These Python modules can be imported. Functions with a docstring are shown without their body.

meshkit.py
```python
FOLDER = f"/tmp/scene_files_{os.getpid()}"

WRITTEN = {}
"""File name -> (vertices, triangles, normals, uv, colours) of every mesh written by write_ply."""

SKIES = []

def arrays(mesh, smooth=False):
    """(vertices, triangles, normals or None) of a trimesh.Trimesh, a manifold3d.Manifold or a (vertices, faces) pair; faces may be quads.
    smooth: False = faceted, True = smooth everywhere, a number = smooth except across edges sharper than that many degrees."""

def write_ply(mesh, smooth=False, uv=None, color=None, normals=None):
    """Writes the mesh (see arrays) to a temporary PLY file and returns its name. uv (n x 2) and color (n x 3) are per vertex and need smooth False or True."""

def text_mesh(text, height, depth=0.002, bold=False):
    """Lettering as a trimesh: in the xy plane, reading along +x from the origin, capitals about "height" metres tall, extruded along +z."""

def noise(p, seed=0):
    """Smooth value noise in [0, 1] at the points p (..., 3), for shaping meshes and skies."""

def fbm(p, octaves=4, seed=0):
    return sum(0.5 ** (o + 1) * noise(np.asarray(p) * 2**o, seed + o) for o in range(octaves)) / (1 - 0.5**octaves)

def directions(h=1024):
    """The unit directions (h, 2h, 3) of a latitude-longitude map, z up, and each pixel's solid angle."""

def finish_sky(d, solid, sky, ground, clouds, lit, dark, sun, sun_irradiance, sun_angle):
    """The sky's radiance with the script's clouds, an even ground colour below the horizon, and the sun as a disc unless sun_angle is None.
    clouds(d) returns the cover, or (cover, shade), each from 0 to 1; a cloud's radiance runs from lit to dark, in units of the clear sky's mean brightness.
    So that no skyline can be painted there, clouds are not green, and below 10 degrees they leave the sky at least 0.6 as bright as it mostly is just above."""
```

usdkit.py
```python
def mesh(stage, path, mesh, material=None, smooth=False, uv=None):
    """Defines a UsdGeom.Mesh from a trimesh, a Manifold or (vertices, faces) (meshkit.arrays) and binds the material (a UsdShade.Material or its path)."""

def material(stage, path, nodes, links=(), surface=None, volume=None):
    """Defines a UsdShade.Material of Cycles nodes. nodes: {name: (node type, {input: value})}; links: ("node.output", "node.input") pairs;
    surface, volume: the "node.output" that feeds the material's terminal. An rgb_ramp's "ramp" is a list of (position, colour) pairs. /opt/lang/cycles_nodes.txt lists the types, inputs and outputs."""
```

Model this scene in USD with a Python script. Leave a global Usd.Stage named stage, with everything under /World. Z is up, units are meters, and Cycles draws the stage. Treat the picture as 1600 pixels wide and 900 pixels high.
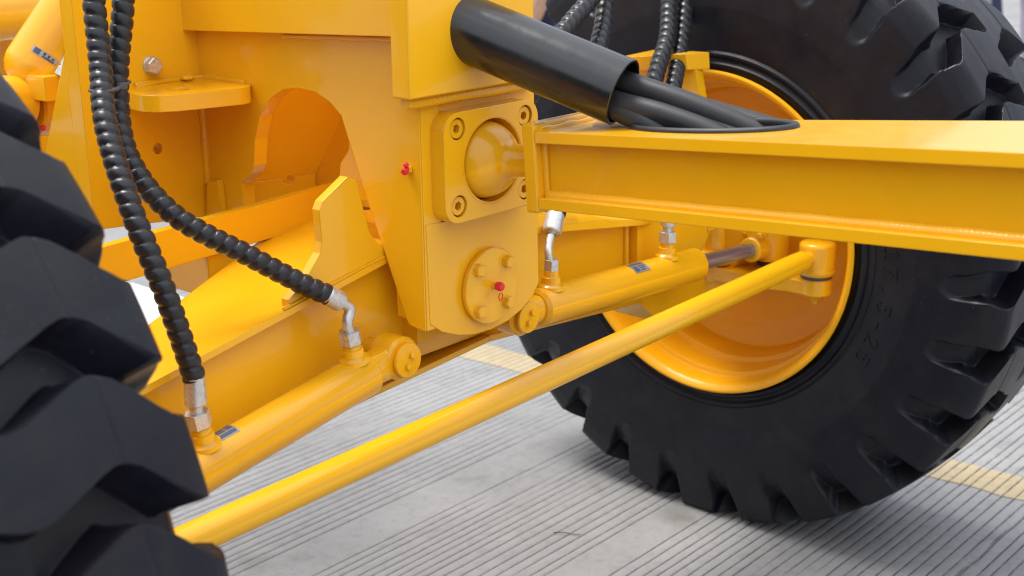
import math, random
import numpy as np
import trimesh, shapely
import shapely.geometry as sg
from shapely import affinity
import manifold3d as m3
import meshkit, usdkit
from pxr import Usd, UsdGeom, UsdShade, UsdLux, Gf, Sdf, Vt

random.seed(7)
RNG = np.random.default_rng(7)
stage = Usd.Stage.CreateInMemory()
UsdGeom.SetStageUpAxis(stage, UsdGeom.Tokens.z)
UsdGeom.SetStageMetersPerUnit(stage, 1.0)
UsdGeom.Xform.Define(stage, '/World')
UsdGeom.Scope.Define(stage, '/World/Looks')
PI = math.pi

# ------------------------------------------------------------------ camera
YAW, PITCH, ROLL = 0.8499, 0.2885, -0.0125
EYE = np.array([-1.3416, -1.5396, 1.3776])
fw = np.array([math.sin(YAW) * math.cos(PITCH), math.cos(YAW) * math.cos(PITCH), -math.sin(PITCH)])
rt = np.cross(fw, [0, 0, 1.0]); rt /= np.linalg.norm(rt)
up = np.cross(rt, fw)
rt, up = math.cos(ROLL) * rt + math.sin(ROLL) * up, -math.sin(ROLL) * rt + math.cos(ROLL) * up
cam = UsdGeom.Camera.Define(stage, '/World/camera')
cm = Gf.Matrix4d(*rt, 0, *up, 0, *(-fw), 0, *EYE, 1)
cam.AddTransformOp().Set(cm)
cam.CreateHorizontalApertureAttr(36.0)
cam.CreateVerticalApertureAttr(20.25)
cam.CreateFocalLengthAttr(36.0 * 2100 / 1600)
cam.CreateClippingRangeAttr(Gf.Vec2f(0.05, 2000))
cam.CreateFStopAttr(5.6)
cam.CreateFocusDistanceAttr(2.05)
cam.CreateExposureAttr(1.36)

# ------------------------------------------------------------------ sky and sun
SUN = np.array([-0.10, 0.36, 0.93]); SUN /= np.linalg.norm(SUN)
SUN_EL, SUN_ROT = math.asin(SUN[2]), math.atan2(SUN[0], SUN[1])
sky_mat = usdkit.material(stage, '/World/Looks/sky', {
    'tc': ('texture_coordinate', {}),
    'sky': ('sky_texture', {'sky_type': 'single_scattering', 'sun_disc': False, 'sun_elevation': SUN_EL, 'sun_rotation': SUN_ROT, 'air_density': 1.0, 'aerosol_density': 2.5, 'ozone_density': 1.0}),
    'map': ('mapping', {'scale': (1.0, 1.0, 2.4)}),
    'cl': ('noise_texture', {'scale': 1.7, 'detail': 6.0, 'roughness': 0.55, 'distortion': 0.4}),
    'cr': ('rgb_ramp', {'ramp': [(0.20, (0.35, 0.35, 0.35)), (0.50, (1, 1, 1))]}),
    'sx': ('separate_xyz', {}),
    'el': ('map_range', {'from_min': 0.0, 'from_max': 1.0, 'to_min': 0.0, 'to_max': 1.0, 'clamp': True}),
    'ov': ('mix_color', {'a': (4.6, 4.9, 5.5), 'b': (13.5, 14.2, 15.6), 'use_clamp': False}),
    'mx': ('mix_color', {'use_clamp': False}),
    'bg': ('background_shader', {'strength': 0.05})},
    [('tc.generated', 'sky.vector'), ('tc.generated', 'map.vector'), ('map.vector', 'cl.vector'), ('cl.fac', 'cr.fac'), ('cr.color', 'mx.fac'),
     ('tc.generated', 'sx.vector'), ('sx.z', 'el.value'), ('el.result', 'ov.fac'), ('ov.result', 'mx.b'),
     ('sky.color', 'mx.a'), ('mx.result', 'bg.color')], surface='bg.background')
dome = UsdLux.DomeLight.Define(stage, '/World/sky')
UsdShade.MaterialBindingAPI.Apply(dome.GetPrim()).Bind(sky_mat)
dome.GetPrim().SetCustomDataByKey('kind', 'structure')
sun = UsdLux.DistantLight.Define(stage, '/World/sun')
sun.CreateIntensityAttr(0.4); sun.CreateAngleAttr(25.0); sun.CreateNormalizeAttr(True)
sun.CreateColorAttr(Gf.Vec3f(1.0, 0.95, 0.88))
zax = SUN
xax = np.cross([0, 0, 1.0], zax); xax /= np.linalg.norm(xax)
yax = np.cross(zax, xax)
sun.AddTransformOp().Set(Gf.Matrix4d(*xax, 0, *yax, 0, *zax, 0, 0, 0, 30, 1))

# ------------------------------------------------------------------ materials
L = '/World/Looks/'
def paint(name, col, rough=0.28, coat=0.5, bev=0.0025, peel=0.05, spec=0.35):
    return usdkit.material(stage, L + name, {
        'geo': ('geometry', {}),
        'bev': ('bevel', {'samples': 6, 'radius': bev}),
        'n1': ('noise_texture', {'scale': 260.0, 'detail': 1.0}),
        'bump': ('bump', {'strength': peel, 'distance': 0.001}),
        'n2': ('noise_texture', {'scale': 7.0, 'detail': 5.0, 'roughness': 0.6}),
        'cr': ('rgb_ramp', {'ramp': [(0.3, tuple(c * 0.975 for c in col)), (0.7, tuple(min(1, c * 1.015) for c in col))]}),
        'rr': ('map_range', {'from_min': 0.3, 'from_max': 0.75, 'to_min': rough - 0.04, 'to_max': rough + 0.06}),
        'p': ('principled_bsdf', {'coat_weight': coat, 'coat_roughness': 0.03, 'specular_ior_level': spec})},
        [('geo.position', 'n1.vector'), ('geo.position', 'n2.vector'), ('n1.fac', 'bump.height'), ('bev.bevel', 'bump.normal'), ('bump.normal', 'p.normal'), ('bump.normal', 'p.coat_normal'),
         ('n2.fac', 'cr.fac'), ('cr.color', 'p.base_color'), ('n2.fac', 'rr.value'), ('rr.result', 'p.roughness')], surface='p.BSDF')

def simple(name, col, rough, metallic=0.0, bump=0.0, bscale=300.0, bev=0.0, var=0.0, vscale=30.0, spec=0.5, dust=None, dust_lo=0.6, dust_hi=0.8, dust_scale=40.0, specks=None):
    nodes = {'geo': ('geometry', {}), 'p': ('principled_bsdf', {'base_color': col, 'roughness': rough, 'metallic': metallic, 'specular_ior_level': spec})}
    links = []
    if bev:
        nodes['bev'] = ('bevel', {'samples': 4, 'radius': bev}); links.append(('bev.bevel', 'p.normal'))
    if bump:
        nodes['bn'] = ('noise_texture', {'scale': bscale, 'detail': 4.0, 'roughness': 0.6}); nodes['bp'] = ('bump', {'strength': bump, 'distance': 0.002})
        links = [l for l in links if l[1] != 'p.normal'] + [('geo.position', 'bn.vector'), ('bn.fac', 'bp.height'), ('bp.normal', 'p.normal')]
        if bev: links.append(('bev.bevel', 'bp.normal'))
    if var or dust:
        nodes['vn'] = ('noise_texture', {'scale': vscale, 'detail': 5.0, 'roughness': 0.65})
        nodes['vr'] = ('rgb_ramp', {'ramp': [(0.3, tuple(c * (1 - var) for c in col)), (0.7, tuple(min(1, c * (1 + var)) for c in col))]})
        links += [('geo.position', 'vn.vector'), ('vn.fac', 'vr.fac')]
        nodes['rr'] = ('map_range', {'from_min': 0.3, 'from_max': 0.7, 'to_min': max(0.05, rough - 0.07), 'to_max': rough + 0.1})
        links += [('vn.fac', 'rr.value'), ('rr.result', 'p.roughness')]
        last = 'vr.color'
        if dust:
            nodes['dn'] = ('noise_texture', {'scale': dust_scale, 'detail': 6.0, 'roughness': 0.7, 'distortion': 0.3})
            nodes['dr'] = ('map_range', {'from_min': dust_lo, 'from_max': dust_hi, 'to_min': 0.0, 'to_max': 0.75, 'clamp': True})
            nodes['dm'] = ('mix_color', {'b': dust})
            links += [('geo.position', 'dn.vector'), ('dn.fac', 'dr.value'), ('dr.result', 'dm.fac'), (last, 'dm.a')]
            last = 'dm.result'
        if specks:
            nodes['s1'] = ('noise_texture', {'scale': 230.0, 'detail': 2.0}); nodes['s2'] = ('noise_texture', {'scale': 5.0, 'detail': 3.0})
            nodes['s1r'] = ('map_range', {'from_min': 0.70, 'from_max': 0.80, 'to_min': 0.0, 'to_max': 1.0, 'clamp': True})
            nodes['s2r'] = ('map_range', {'from_min': 0.52, 'from_max': 0.66, 'to_min': 0.0, 'to_max': 0.9, 'clamp': True})
            nodes['sm'] = ('math', {'math_type': 'multiply'}); nodes['sx'] = ('mix_color', {'b': specks})
            links += [('geo.position', 's1.vector'), ('geo.position', 's2.vector'), ('s1.fac', 's1r.value'), ('s2.fac', 's2r.value'), ('s1r.result', 'sm.value1'), ('s2r.result', 'sm.value2'),
                      ('sm.value', 'sx.fac'), (last, 'sx.a')]
            last = 'sx.result'
        links.append((last, 'p.base_color'))
    return usdkit.material(stage, L + name, nodes, links, surface='p.BSDF')

YEL = (0.82, 0.405, 0.006)
M = {
    'yellow': paint('yellow_paint', YEL),
    'yellow_round': paint('yellow_paint_round', YEL, bev=0.0012),
    'rim': paint('rim_paint', (0.86, 0.40, 0.006), rough=0.34, coat=0.12, bev=0.001, spec=0.2),
    'tyre': simple('tyre_rubber', (0.0042, 0.0047, 0.0085), 0.36, spec=0.30, bump=0.16, bscale=500, var=0.25, vscale=9, dust=(0.024, 0.020, 0.016), dust_lo=0.47, dust_hi=0.95, dust_scale=11, specks=(0.20, 0.15, 0.10)),
    'hose': simple('hose_wrap', (0.012, 0.012, 0.014), 0.30, var=0.3, vscale=60),
    'rubber': simple('hose_rubber', (0.018, 0.018, 0.020), 0.45, bump=0.2, bscale=700, var=0.3, vscale=25),
    'sleeve': simple('sleeve_plastic', (0.009, 0.009, 0.009), 0.19, spec=0.8, bump=0.03, bscale=60, var=0.3, vscale=12, dust=(0.16, 0.11, 0.06), dust_lo=0.70, dust_hi=0.80, dust_scale=70),
    'zinc': simple('zinc_steel', (0.62, 0.61, 0.58), 0.34, metallic=0.85, bev=0.0006, var=0.12, vscale=120, bump=0.05, bscale=400),
    'chrome': simple('chrome_rod', (0.30, 0.34, 0.40), 0.17, metallic=0.8, spec=1.0),
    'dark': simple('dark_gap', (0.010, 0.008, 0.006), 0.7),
    'red': simple('red_plastic', (0.75, 0.02, 0.035), 0.35),
    'label': simple('label_silver', (0.36, 0.37, 0.38), 0.35, metallic=0.5),
    'label_blue': simple('label_blue', (0.05, 0.085, 0.15), 0.4),
    'label_dark': simple('label_dark', (0.06, 0.06, 0.07), 0.5),
    'navy': simple('navy_cloth', (0.022, 0.024, 0.060), 0.85, bump=0.3, bscale=300, var=0.2),
    'lilac': simple('lilac_cloth', (0.30, 0.26, 0.33), 0.9, bump=0.3, bscale=200, var=0.2, vscale=6),
    'shirt': simple('white_cloth', (0.62, 0.62, 0.66), 0.9, bump=0.2, bscale=200, var=0.06),
    'skin': simple('skin', (0.42, 0.24, 0.16), 0.55, var=0.06),
    'hair': simple('hair', (0.012, 0.009, 0.008), 0.5),
    'shoe': simple('shoe_leather', (0.02, 0.018, 0.018), 0.4),
    'twig': simple('twig_bark', (0.05, 0.035, 0.025), 0.8),
    'leaf': simple('dry_leaf', (0.16, 0.11, 0.05), 0.8),
    'white_patch': simple('plain_white', (0.78, 0.79, 0.80), 0.5, bump=0.3, bscale=150, var=0.06, vscale=20),
}
def concrete(name, base, mark=False):
    lo, hi = base
    return usdkit.material(stage, L + name, {
        'geo': ('geometry', {}),
        'g': ('attribute', {'attribute': 'groove'}),
        'n1': ('noise_texture', {'scale': 1.6, 'detail': 6.0, 'roughness': 0.62}),
        'n2': ('noise_texture', {'scale': 38.0, 'detail': 5.0, 'roughness': 0.7}),
        'n3': ('noise_texture', {'scale': 320.0, 'detail': 3.0, 'roughness': 0.7}),
        'c1': ('rgb_ramp', {'ramp': [(0.32, lo), (0.68, hi)]}),
        'm2': ('mix_color', {'blend_type': 'multiply', 'fac': 1.0}),
        'r2': ('rgb_ramp', {'ramp': [(0.25, (0.80, 0.79, 0.77)), (0.5, (1, 1, 1)), (0.8, (1.05, 1.05, 1.05))]}),
        'm3': ('mix_color', {'blend_type': 'multiply', 'fac': 1.0}),
        'r3': ('rgb_ramp', {'ramp': [(0.28, (0.62, 0.6, 0.58)), (0.44, (1, 1, 1)), (1.0, (1.06, 1.06, 1.06))]}),
        # old stains, random spots
        'n4': ('noise_texture', {'scale': 5.5, 'detail': 4.0, 'roughness': 0.5, 'distortion': 0.6}),
        'r4': ('map_range', {'from_min': 0.61, 'from_max': 0.74, 'to_min': 0.0, 'to_max': 0.5, 'clamp': True}),
        'm4': ('mix_color', {'b': (0.14, 0.125, 0.10)}),
        'gm': ('map_range', {'from_min': 0.25, 'from_max': 0.9, 'to_min': 0.0, 'to_max': 0.90, 'clamp': True}),
        'm5': ('mix_color', {'b': (0.05, 0.05, 0.06)}),
        'n5': ('noise_texture', {'scale': 26.0, 'detail': 5.0, 'roughness': 0.75}),
        'gr': ('map_range', {'from_min': 0.34, 'from_max': 0.56, 'to_min': 0.30, 'to_max': 1.0, 'clamp': True}),
        'gx': ('math', {'math_type': 'multiply'}),
        'n6': ('noise_texture', {'scale': 75.0, 'detail': 3.0, 'roughness': 0.6}),
        'r6': ('map_range', {'from_min': 0.69, 'from_max': 0.76, 'to_min': 0.0, 'to_max': 0.7, 'clamp': True}),
        'm6': ('mix_color', {'b': (0.07, 0.065, 0.06)}),
        'bp': ('bump', {'strength': 0.35, 'distance': 0.003}),
        'p': ('principled_bsdf', {'roughness': 0.78, 'specular_ior_level': 0.3})},
        [('geo.position', 'n1.vector'), ('geo.position', 'n2.vector'), ('geo.position', 'n3.vector'), ('geo.position', 'n4.vector'),
         ('n1.fac', 'c1.fac'), ('c1.color', 'm2.a'), ('n2.fac', 'r2.fac'), ('r2.color', 'm2.b'), ('m2.result', 'm3.a'), ('n3.fac', 'r3.fac'), ('r3.color', 'm3.b'),
         ('m3.result', 'm4.a'), ('n4.fac', 'r4.value'), ('r4.result', 'm4.fac'), ('m4.result', 'm5.a'), ('g.fac', 'gm.value'), ('geo.position', 'n5.vector'), ('n5.fac', 'gr.value'), ('gm.result', 'gx.value1'), ('gr.result', 'gx.value2'), ('gx.value', 'm5.fac'),
         ('m5.result', 'm6.a'), ('geo.position', 'n6.vector'), ('n6.fac', 'r6.value'), ('r6.result', 'm6.fac'), ('m6.result', 'p.base_color'), ('n3.fac', 'bp.height'), ('bp.normal', 'p.normal')], surface='p.BSDF')
M['concrete'] = concrete('concrete', ((0.205, 0.206, 0.209), (0.305, 0.305, 0.305)))
M['stripe'] = concrete('yellow_road_paint', ((0.35, 0.285, 0.18), (0.44, 0.36, 0.23)))

# ------------------------------------------------------------------ naming helpers
USED = {}
def numbered(parent, name):
    k = (parent, name); n = USED.get(k, 0); USED[k] = n + 1
    return f'{parent}/{name}' + (f'_{n:03d}' if n else '')
def data(prim, **kw):
    for k, v in kw.items():
        if v: prim.SetCustomDataByKey(k, v)
def obj(name, mesh, mat, parent='/World', smooth=35, label=None, category=None, group=None, kind=None):
    path = numbered(parent, name)
    m = usdkit.mesh(stage, path, mesh, M[mat], smooth=smooth)
    data(m.GetPrim(), label=label, category=category, group=group, kind=kind)
    return path
def group(name, parent='/World', **kw):
    path = numbered(parent, name)
    x = UsdGeom.Xform.Define(stage, path)
    data(x.GetPrim(), **kw)
    return path

# ------------------------------------------------------------------ mesh helpers
V = lambda *a: np.array(a, float)
def unit(v): v = np.asarray(v, float); return v / np.linalg.norm(v)
def cat(*ms): return trimesh.util.concatenate(list(ms))
def frame(d, ref=None):
    d = unit(d)
    ref = V(0, 0, 1) if ref is None else np.asarray(ref, float)
    if abs(d @ ref) > 0.95 * np.linalg.norm(ref): ref = V(1, 0, 0)
    a = unit(ref - d * (ref @ d)); b = np.cross(d, a)
    return a, b, d
def lathe(prof, p0, d, n=48, ref=None):
    """prof: (s, r) along d from p0, closed by caps where r is 0."""
    a, b, d = frame(d, ref)
    p0 = np.asarray(p0, float)
    th = np.linspace(0, 2 * PI, n, endpoint=False)
    ring = np.cos(th)[:, None] * a + np.sin(th)[:, None] * b
    vs = np.concatenate([p0 + s * d + max(r, 0) * ring for s, r in prof])
    fs = []
    for i in range(len(prof) - 1):
        for j in range(n):
            k = (j + 1) % n
            A, B, C_, D = i * n + j, i * n + k, (i + 1) * n + k, (i + 1) * n + j
            fs += [[A, B, C_], [A, C_, D]]
    t = trimesh.Trimesh(vs, fs, process=True)
    t.update_faces(t.nondegenerate_faces())
    return t
def rod(p0, p1, r, n=32, ch=0.002):
    p0, p1 = np.asarray(p0, float), np.asarray(p1, float); h = np.linalg.norm(p1 - p0)
    return lathe([(0, 0), (0, r - ch), (ch, r), (h - ch, r), (h, r - ch), (h, 0)], p0, p1 - p0, n)
def hexa(p0, d, r, h, ch=0.15, twist=0.3):
    a, b, dd = frame(d)
    ref = math.cos(twist) * a + math.sin(twist) * b
    return lathe([(0, 0), (0, r), (h * (1 - ch), r), (h, r * 0.86), (h, 0)], p0, d, 6, ref)
def spline(pts, step=0.002):
    P = np.asarray(pts, float)
    P = np.vstack([2 * P[0] - P[1], P, 2 * P[-1] - P[-2]])
    out = []
    for i in range(1, len(P) - 2):
        p0, p1, p2, p3 = P[i - 1:i + 3]
        n = max(4, int(np.linalg.norm(p2 - p1) / step))
        d01, d12, d23 = (max(1e-6, np.linalg.norm(x)) ** 0.5 for x in (p1 - p0, p2 - p1, p3 - p2))
        m1 = (p2 - p1) + d12 * ((p1 - p0) / d01 - (p2 - p0) / (d01 + d12))
        m2 = (p2 - p1) + d12 * ((p3 - p2) / d23 - (p3 - p1) / (d12 + d23))
        t = np.linspace(0, 1, n, endpoint=False)[:, None]
        out.append((2 * t**3 - 3 * t**2 + 1) * p1 + (t**3 - 2 * t**2 + t) * m1 + (-2 * t**3 + 3 * t**2) * p2 + (t**3 - t**2) * m2)
    out.append(P[-2][None])
    Q = np.vstack(out)
    s = np.r_[0, np.cumsum(np.linalg.norm(np.diff(Q, axis=0), axis=1))]
    n = max(4, int(s[-1] / step))
    t = np.linspace(0, s[-1], n)
    return np.stack([np.interp(t, s, Q[:, k]) for k in range(3)], 1), t
def sweep(pts, rad, step=0.003, n=20, cap=True):
    """A tube along a smooth path; rad is a number or rad(s, phi)."""
    Q, s = spline(pts, step)
    T = np.gradient(Q, axis=0); T /= np.linalg.norm(T, axis=1, keepdims=True)
    a, _, _ = frame(T[0]); th = np.linspace(0, 2 * PI, n, endpoint=False)
    vs = []
    for i in range(len(Q)):
        a = unit(a - T[i] * (a @ T[i])); b = np.cross(T[i], a)
        r = rad if np.ndim(rad) == 0 and not callable(rad) else rad(s[i], th)
        vs.append(Q[i] + (np.cos(th) * r)[:, None] * a + (np.sin(th) * r)[:, None] * b)
    k = len(Q)
    vs = np.vstack(vs + [Q[0][None], Q[-1][None]])
    i, j = np.meshgrid(np.arange(k - 1), np.arange(n), indexing='ij'); i, j = i.ravel(), j.ravel(); jj = (j + 1) % n
    f = np.vstack([np.stack([i * n + j, i * n + jj, (i + 1) * n + jj], 1), np.stack([i * n + j, (i + 1) * n + jj, (i + 1) * n + j], 1)])
    if cap:
        j = np.arange(n); jj = (j + 1) % n
        f = np.vstack([f, np.stack([jj, j, np.full(n, k * n)], 1), np.stack([(k - 1) * n + j, (k - 1) * n + jj, np.full(n, k * n + 1)], 1)])
    return trimesh.Trimesh(vs, f, process=False)
def spiral(pts, r, pitch, amp, step=0.0016, n=28, seed=0):
    def rad(s, th):
        fr = (s / pitch + th / (2 * PI) + 0.05 * math.sin(s * 37 + seed)) % 1.0
        return r - amp + amp * np.maximum(0, 1 - np.abs(2 * fr - 1) ** 2.6) ** 0.55
    return sweep(pts, rad, step, n)
def prism(poly, origin, ax, ay, h):
    """Extrude a 2D polygon given in the plane (ax, ay) by h along ax x ay."""
    if not isinstance(poly, (sg.Polygon, sg.MultiPolygon)): poly = sg.Polygon(poly)
    t = trimesh.creation.extrude_polygon(poly, abs(h), engine='earcut')
    ax, ay = unit(ax), unit(ay); az = np.cross(ax, ay)
    if h < 0: t.vertices[:, 2] -= abs(h)
    t.vertices = np.asarray(origin, float) + t.vertices @ np.stack([ax, ay, az])
    return t
def box(x0, x1, y0, y1, z0, z1, ch=0.0015):
    pts = []
    lo, hi = V(x0, y0, z0), V(x1, y1, z1)
    for ix in (0, 1):
        for iy in (0, 1):
            for iz in (0, 1):
                c = np.where([ix, iy, iz], hi, lo); s = np.where([ix, iy, iz], -1, 1)
                for k in range(3):
                    q = c + s * ch; q[k] = c[k]; pts.append(q)
    return trimesh.convex.convex_hull(np.array(pts))
def hull(pts): return trimesh.convex.convex_hull(np.array(pts, float))
def blob(balls, length=None):
    """Hull of spheres [(centre, radius), ...]."""
    return m3.Manifold.batch_hull([m3.Manifold.sphere(r, 24).translate(tuple(map(float, c))) for c, r in balls])
def to_tm(m):
    q = m.to_mesh(); return trimesh.Trimesh(q.vert_properties[:, :3], q.tri_verts, process=False)
def rrect(w, h, r, cx=0, cy=0):
    return affinity.translate(sg.box(-w / 2 + r, -h / 2 + r, w / 2 - r, h / 2 - r).buffer(r, 10), cx, cy)
def circle(x, y, r, n=24): return sg.Point(x, y).buffer(r, n)
def weld(p0, p1, r=0.004, seed=0, sag=None):
    """A weld bead: a ripple along a seam."""
    p0, p1 = np.asarray(p0, float), np.asarray(p1, float)
    g = np.random.default_rng(seed); ph = g.uniform(0, 6)
    pts = [p0, (p0 + p1) / 2, p1]
    q = min(0.10, 0.00025 / r)
    return sweep(pts, lambda s, th: r * (1 + q * abs(math.sin(s * 480 + ph)) + 1.5 * q * math.sin(s * 61 + ph)), 0.0016, 14)

# ================================================================== GROUND
def ground_lines():
    g = np.random.default_rng(3)
    ys, y = [], -1.6
    bare = ((0.47, 0.565), (-0.02, 0.065), (1.32, 1.40), (-1.0, -0.93))
    while y < 3.6:
        if not any(a < y < b for a, b in bare): ys.append(y)
        y += 0.0245 + g.uniform(-0.004, 0.005)
    return np.array(ys)
GY = ground_lines()
def groove_depth(x, y):
    """0 outside, 1 at the middle of a saw-cut; x, y arrays."""
    w = 0.0031
    k = np.clip(np.searchsorted(GY, y), 1, len(GY) - 1)
    near = np.where(np.abs(y - GY[k - 1]) < np.abs(y - GY[k]), k - 1, k)
    yy = GY[near]
    d = np.abs(y - yy)
    wear = meshkit.noise(np.stack([x * 2.2 + 11, yy * 2.6, 0 * x + 5], -1)) * 0.6 + meshkit.noise(np.stack([x * 7, yy * 40, 0 * x], -1)) * 0.4
    patch = meshkit.noise(np.stack([x * 1.4 + 3.3, yy * 3.0 + 1.7, 0 * x + 1], -1))
    s = np.clip((wear - 0.10) / 0.28, 0, 1) * np.clip((patch - 0.08) / 0.16, 0, 1)
    nearcam = np.clip((y + 1.6) / 0.2, 0, 1)
    return np.where(d < w * 0.45, 1.0, 0.0) * s * nearcam
def ground_grid(xs, ys, z0=0.0):
    X, Y = np.meshgrid(xs, ys, indexing='ij')
    jit = 0.0012 * (meshkit.noise(np.stack([X * 30, Y * 50, 0 * X], -1)) - 0.5) * (np.abs(X) < 6) * (np.abs(Y) < 4)
    g = groove_depth(X, Y) * (np.abs(X) < 8)
    crack = np.exp(-((Y + 0.577 + 0.004 * np.sin(X * 31)) / 0.0035) ** 2) * (np.abs(X) < 8)
    g = np.maximum(g, crack)
    Z = z0 - 0.004 * g
    v = np.stack([X, Y + jit, Z], -1).reshape(-1, 3)
    nx, ny = X.shape
    i, j = np.meshgrid(np.arange(nx - 1), np.arange(ny - 1), indexing='ij'); i, j = i.ravel(), j.ravel()
    a, b, c, d = i * ny + j, (i + 1) * ny + j, (i + 1) * ny + j + 1, i * ny + j + 1
    f = np.vstack([np.stack([a, b, c], 1), np.stack([a, c, d], 1)])
    return trimesh.Trimesh(v, f, process=False), g.ravel()
def ground_ys(lo, hi):
    w = 0.0031
    ys = np.concatenate([[y - w, y - w * 0.42, y + w * 0.42, y + w] for y in GY] + [[-0.577 + k for k in (-0.009, -0.004, 0, 0.004, 0.009)]])
    ys = np.unique(np.round(ys[(ys > lo) & (ys < hi)], 5))
    return np.unique(np.r_[lo, ys, hi])
def put_ground(name, mesh, g, mat, **kw):
    path = numbered('/World', name)
    m = usdkit.mesh(stage, path, mesh, M[mat], smooth=True)
    UsdGeom.PrimvarsAPI(m).CreatePrimvar('groove', Sdf.ValueTypeNames.FloatArray, 'vertex').Set(Vt.FloatArray.FromNumpy(g.astype(np.float32)))
    data(m.GetPrim(), **kw)
xs = np.r_[-300, -40, -8, -3, np.arange(-1.0, 3.2, 0.05), 3.6, 4.2, 5, 6.5, 8, 14, 40, 300]
ys = np.r_[-300, -40, -8, -3, ground_ys(-1.7, 3.7), 5, 8, 16, 40, 300]
gm, gg = ground_grid(xs, ys)
put_ground('ground', gm, gg, 'concrete', kind='structure')
# painted line on the concrete: follows the saw-cuts, runs almost square to them
def ground_overlay(name, mat, x_of_y, lo, hi, dz, ragged, **kw):
    ys = ground_ys(lo, hi)
    nx = 14
    T = np.linspace(0, 1, nx)
    X = np.zeros((nx, len(ys))); Y = np.zeros_like(X)
    for j, y in enumerate(ys):
        a, b = x_of_y(y)
        e0 = ragged * (meshkit.noise(np.array([[y * 14, 1.0, 2.0]]))[0] - 0.5); e1 = ragged * (meshkit.noise(np.array([[y * 14, 9.0, 2.0]]))[0] - 0.5)
        X[:, j] = a + e0 + T * (b + e1 - a - e0); Y[:, j] = y
    g = groove_depth(X, Y)
    Z = dz - 0.004 * g
    jit = 0.0012 * (meshkit.noise(np.stack([X * 30, Y * 50, 0 * X], -1)) - 0.5)
    v = np.stack([X, Y + jit, Z], -1).reshape(-1, 3); ny = len(ys)
    i, j = np.meshgrid(np.arange(nx - 1), np.arange(ny - 1), indexing='ij'); i, j = i.ravel(), j.ravel()
    a, b, c, d = i * ny + j, (i + 1) * ny + j, (i + 1) * ny + j + 1, i * ny + j + 1
    put_ground(name, trimesh.Trimesh(v, np.vstack([np.stack([a, b, c], 1), np.stack([a, c, d], 1)]), process=False), g.ravel(), mat, **kw)
ground_overlay('painted_stripe', 'stripe', lambda y: (1.565 - 0.055 * (y + 0.3), 1.70 - 0.055 * (y + 0.3)), -1.5, 3.5, 0.0015, 0.012, kind='structure')
ground_overlay('white_ground_patch', 'white_patch', lambda y: (0.75, 1.345 - 0.055 * (y - 2.0)), 1.55, 3.0, 0.0015, 0.012, kind='structure')  # flat white area laid over the concrete beside the yellow stripe

# ================================================================== MACHINE
G = group('motor_grader', label='yellow road grader front end with drawbar, black hoses and two chunky tyres on concrete', category='road grader')
def part(name, mesh, mat='yellow', parent=G, smooth=35, label=None): return obj(name, mesh, mat, parent, smooth, label)

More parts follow.
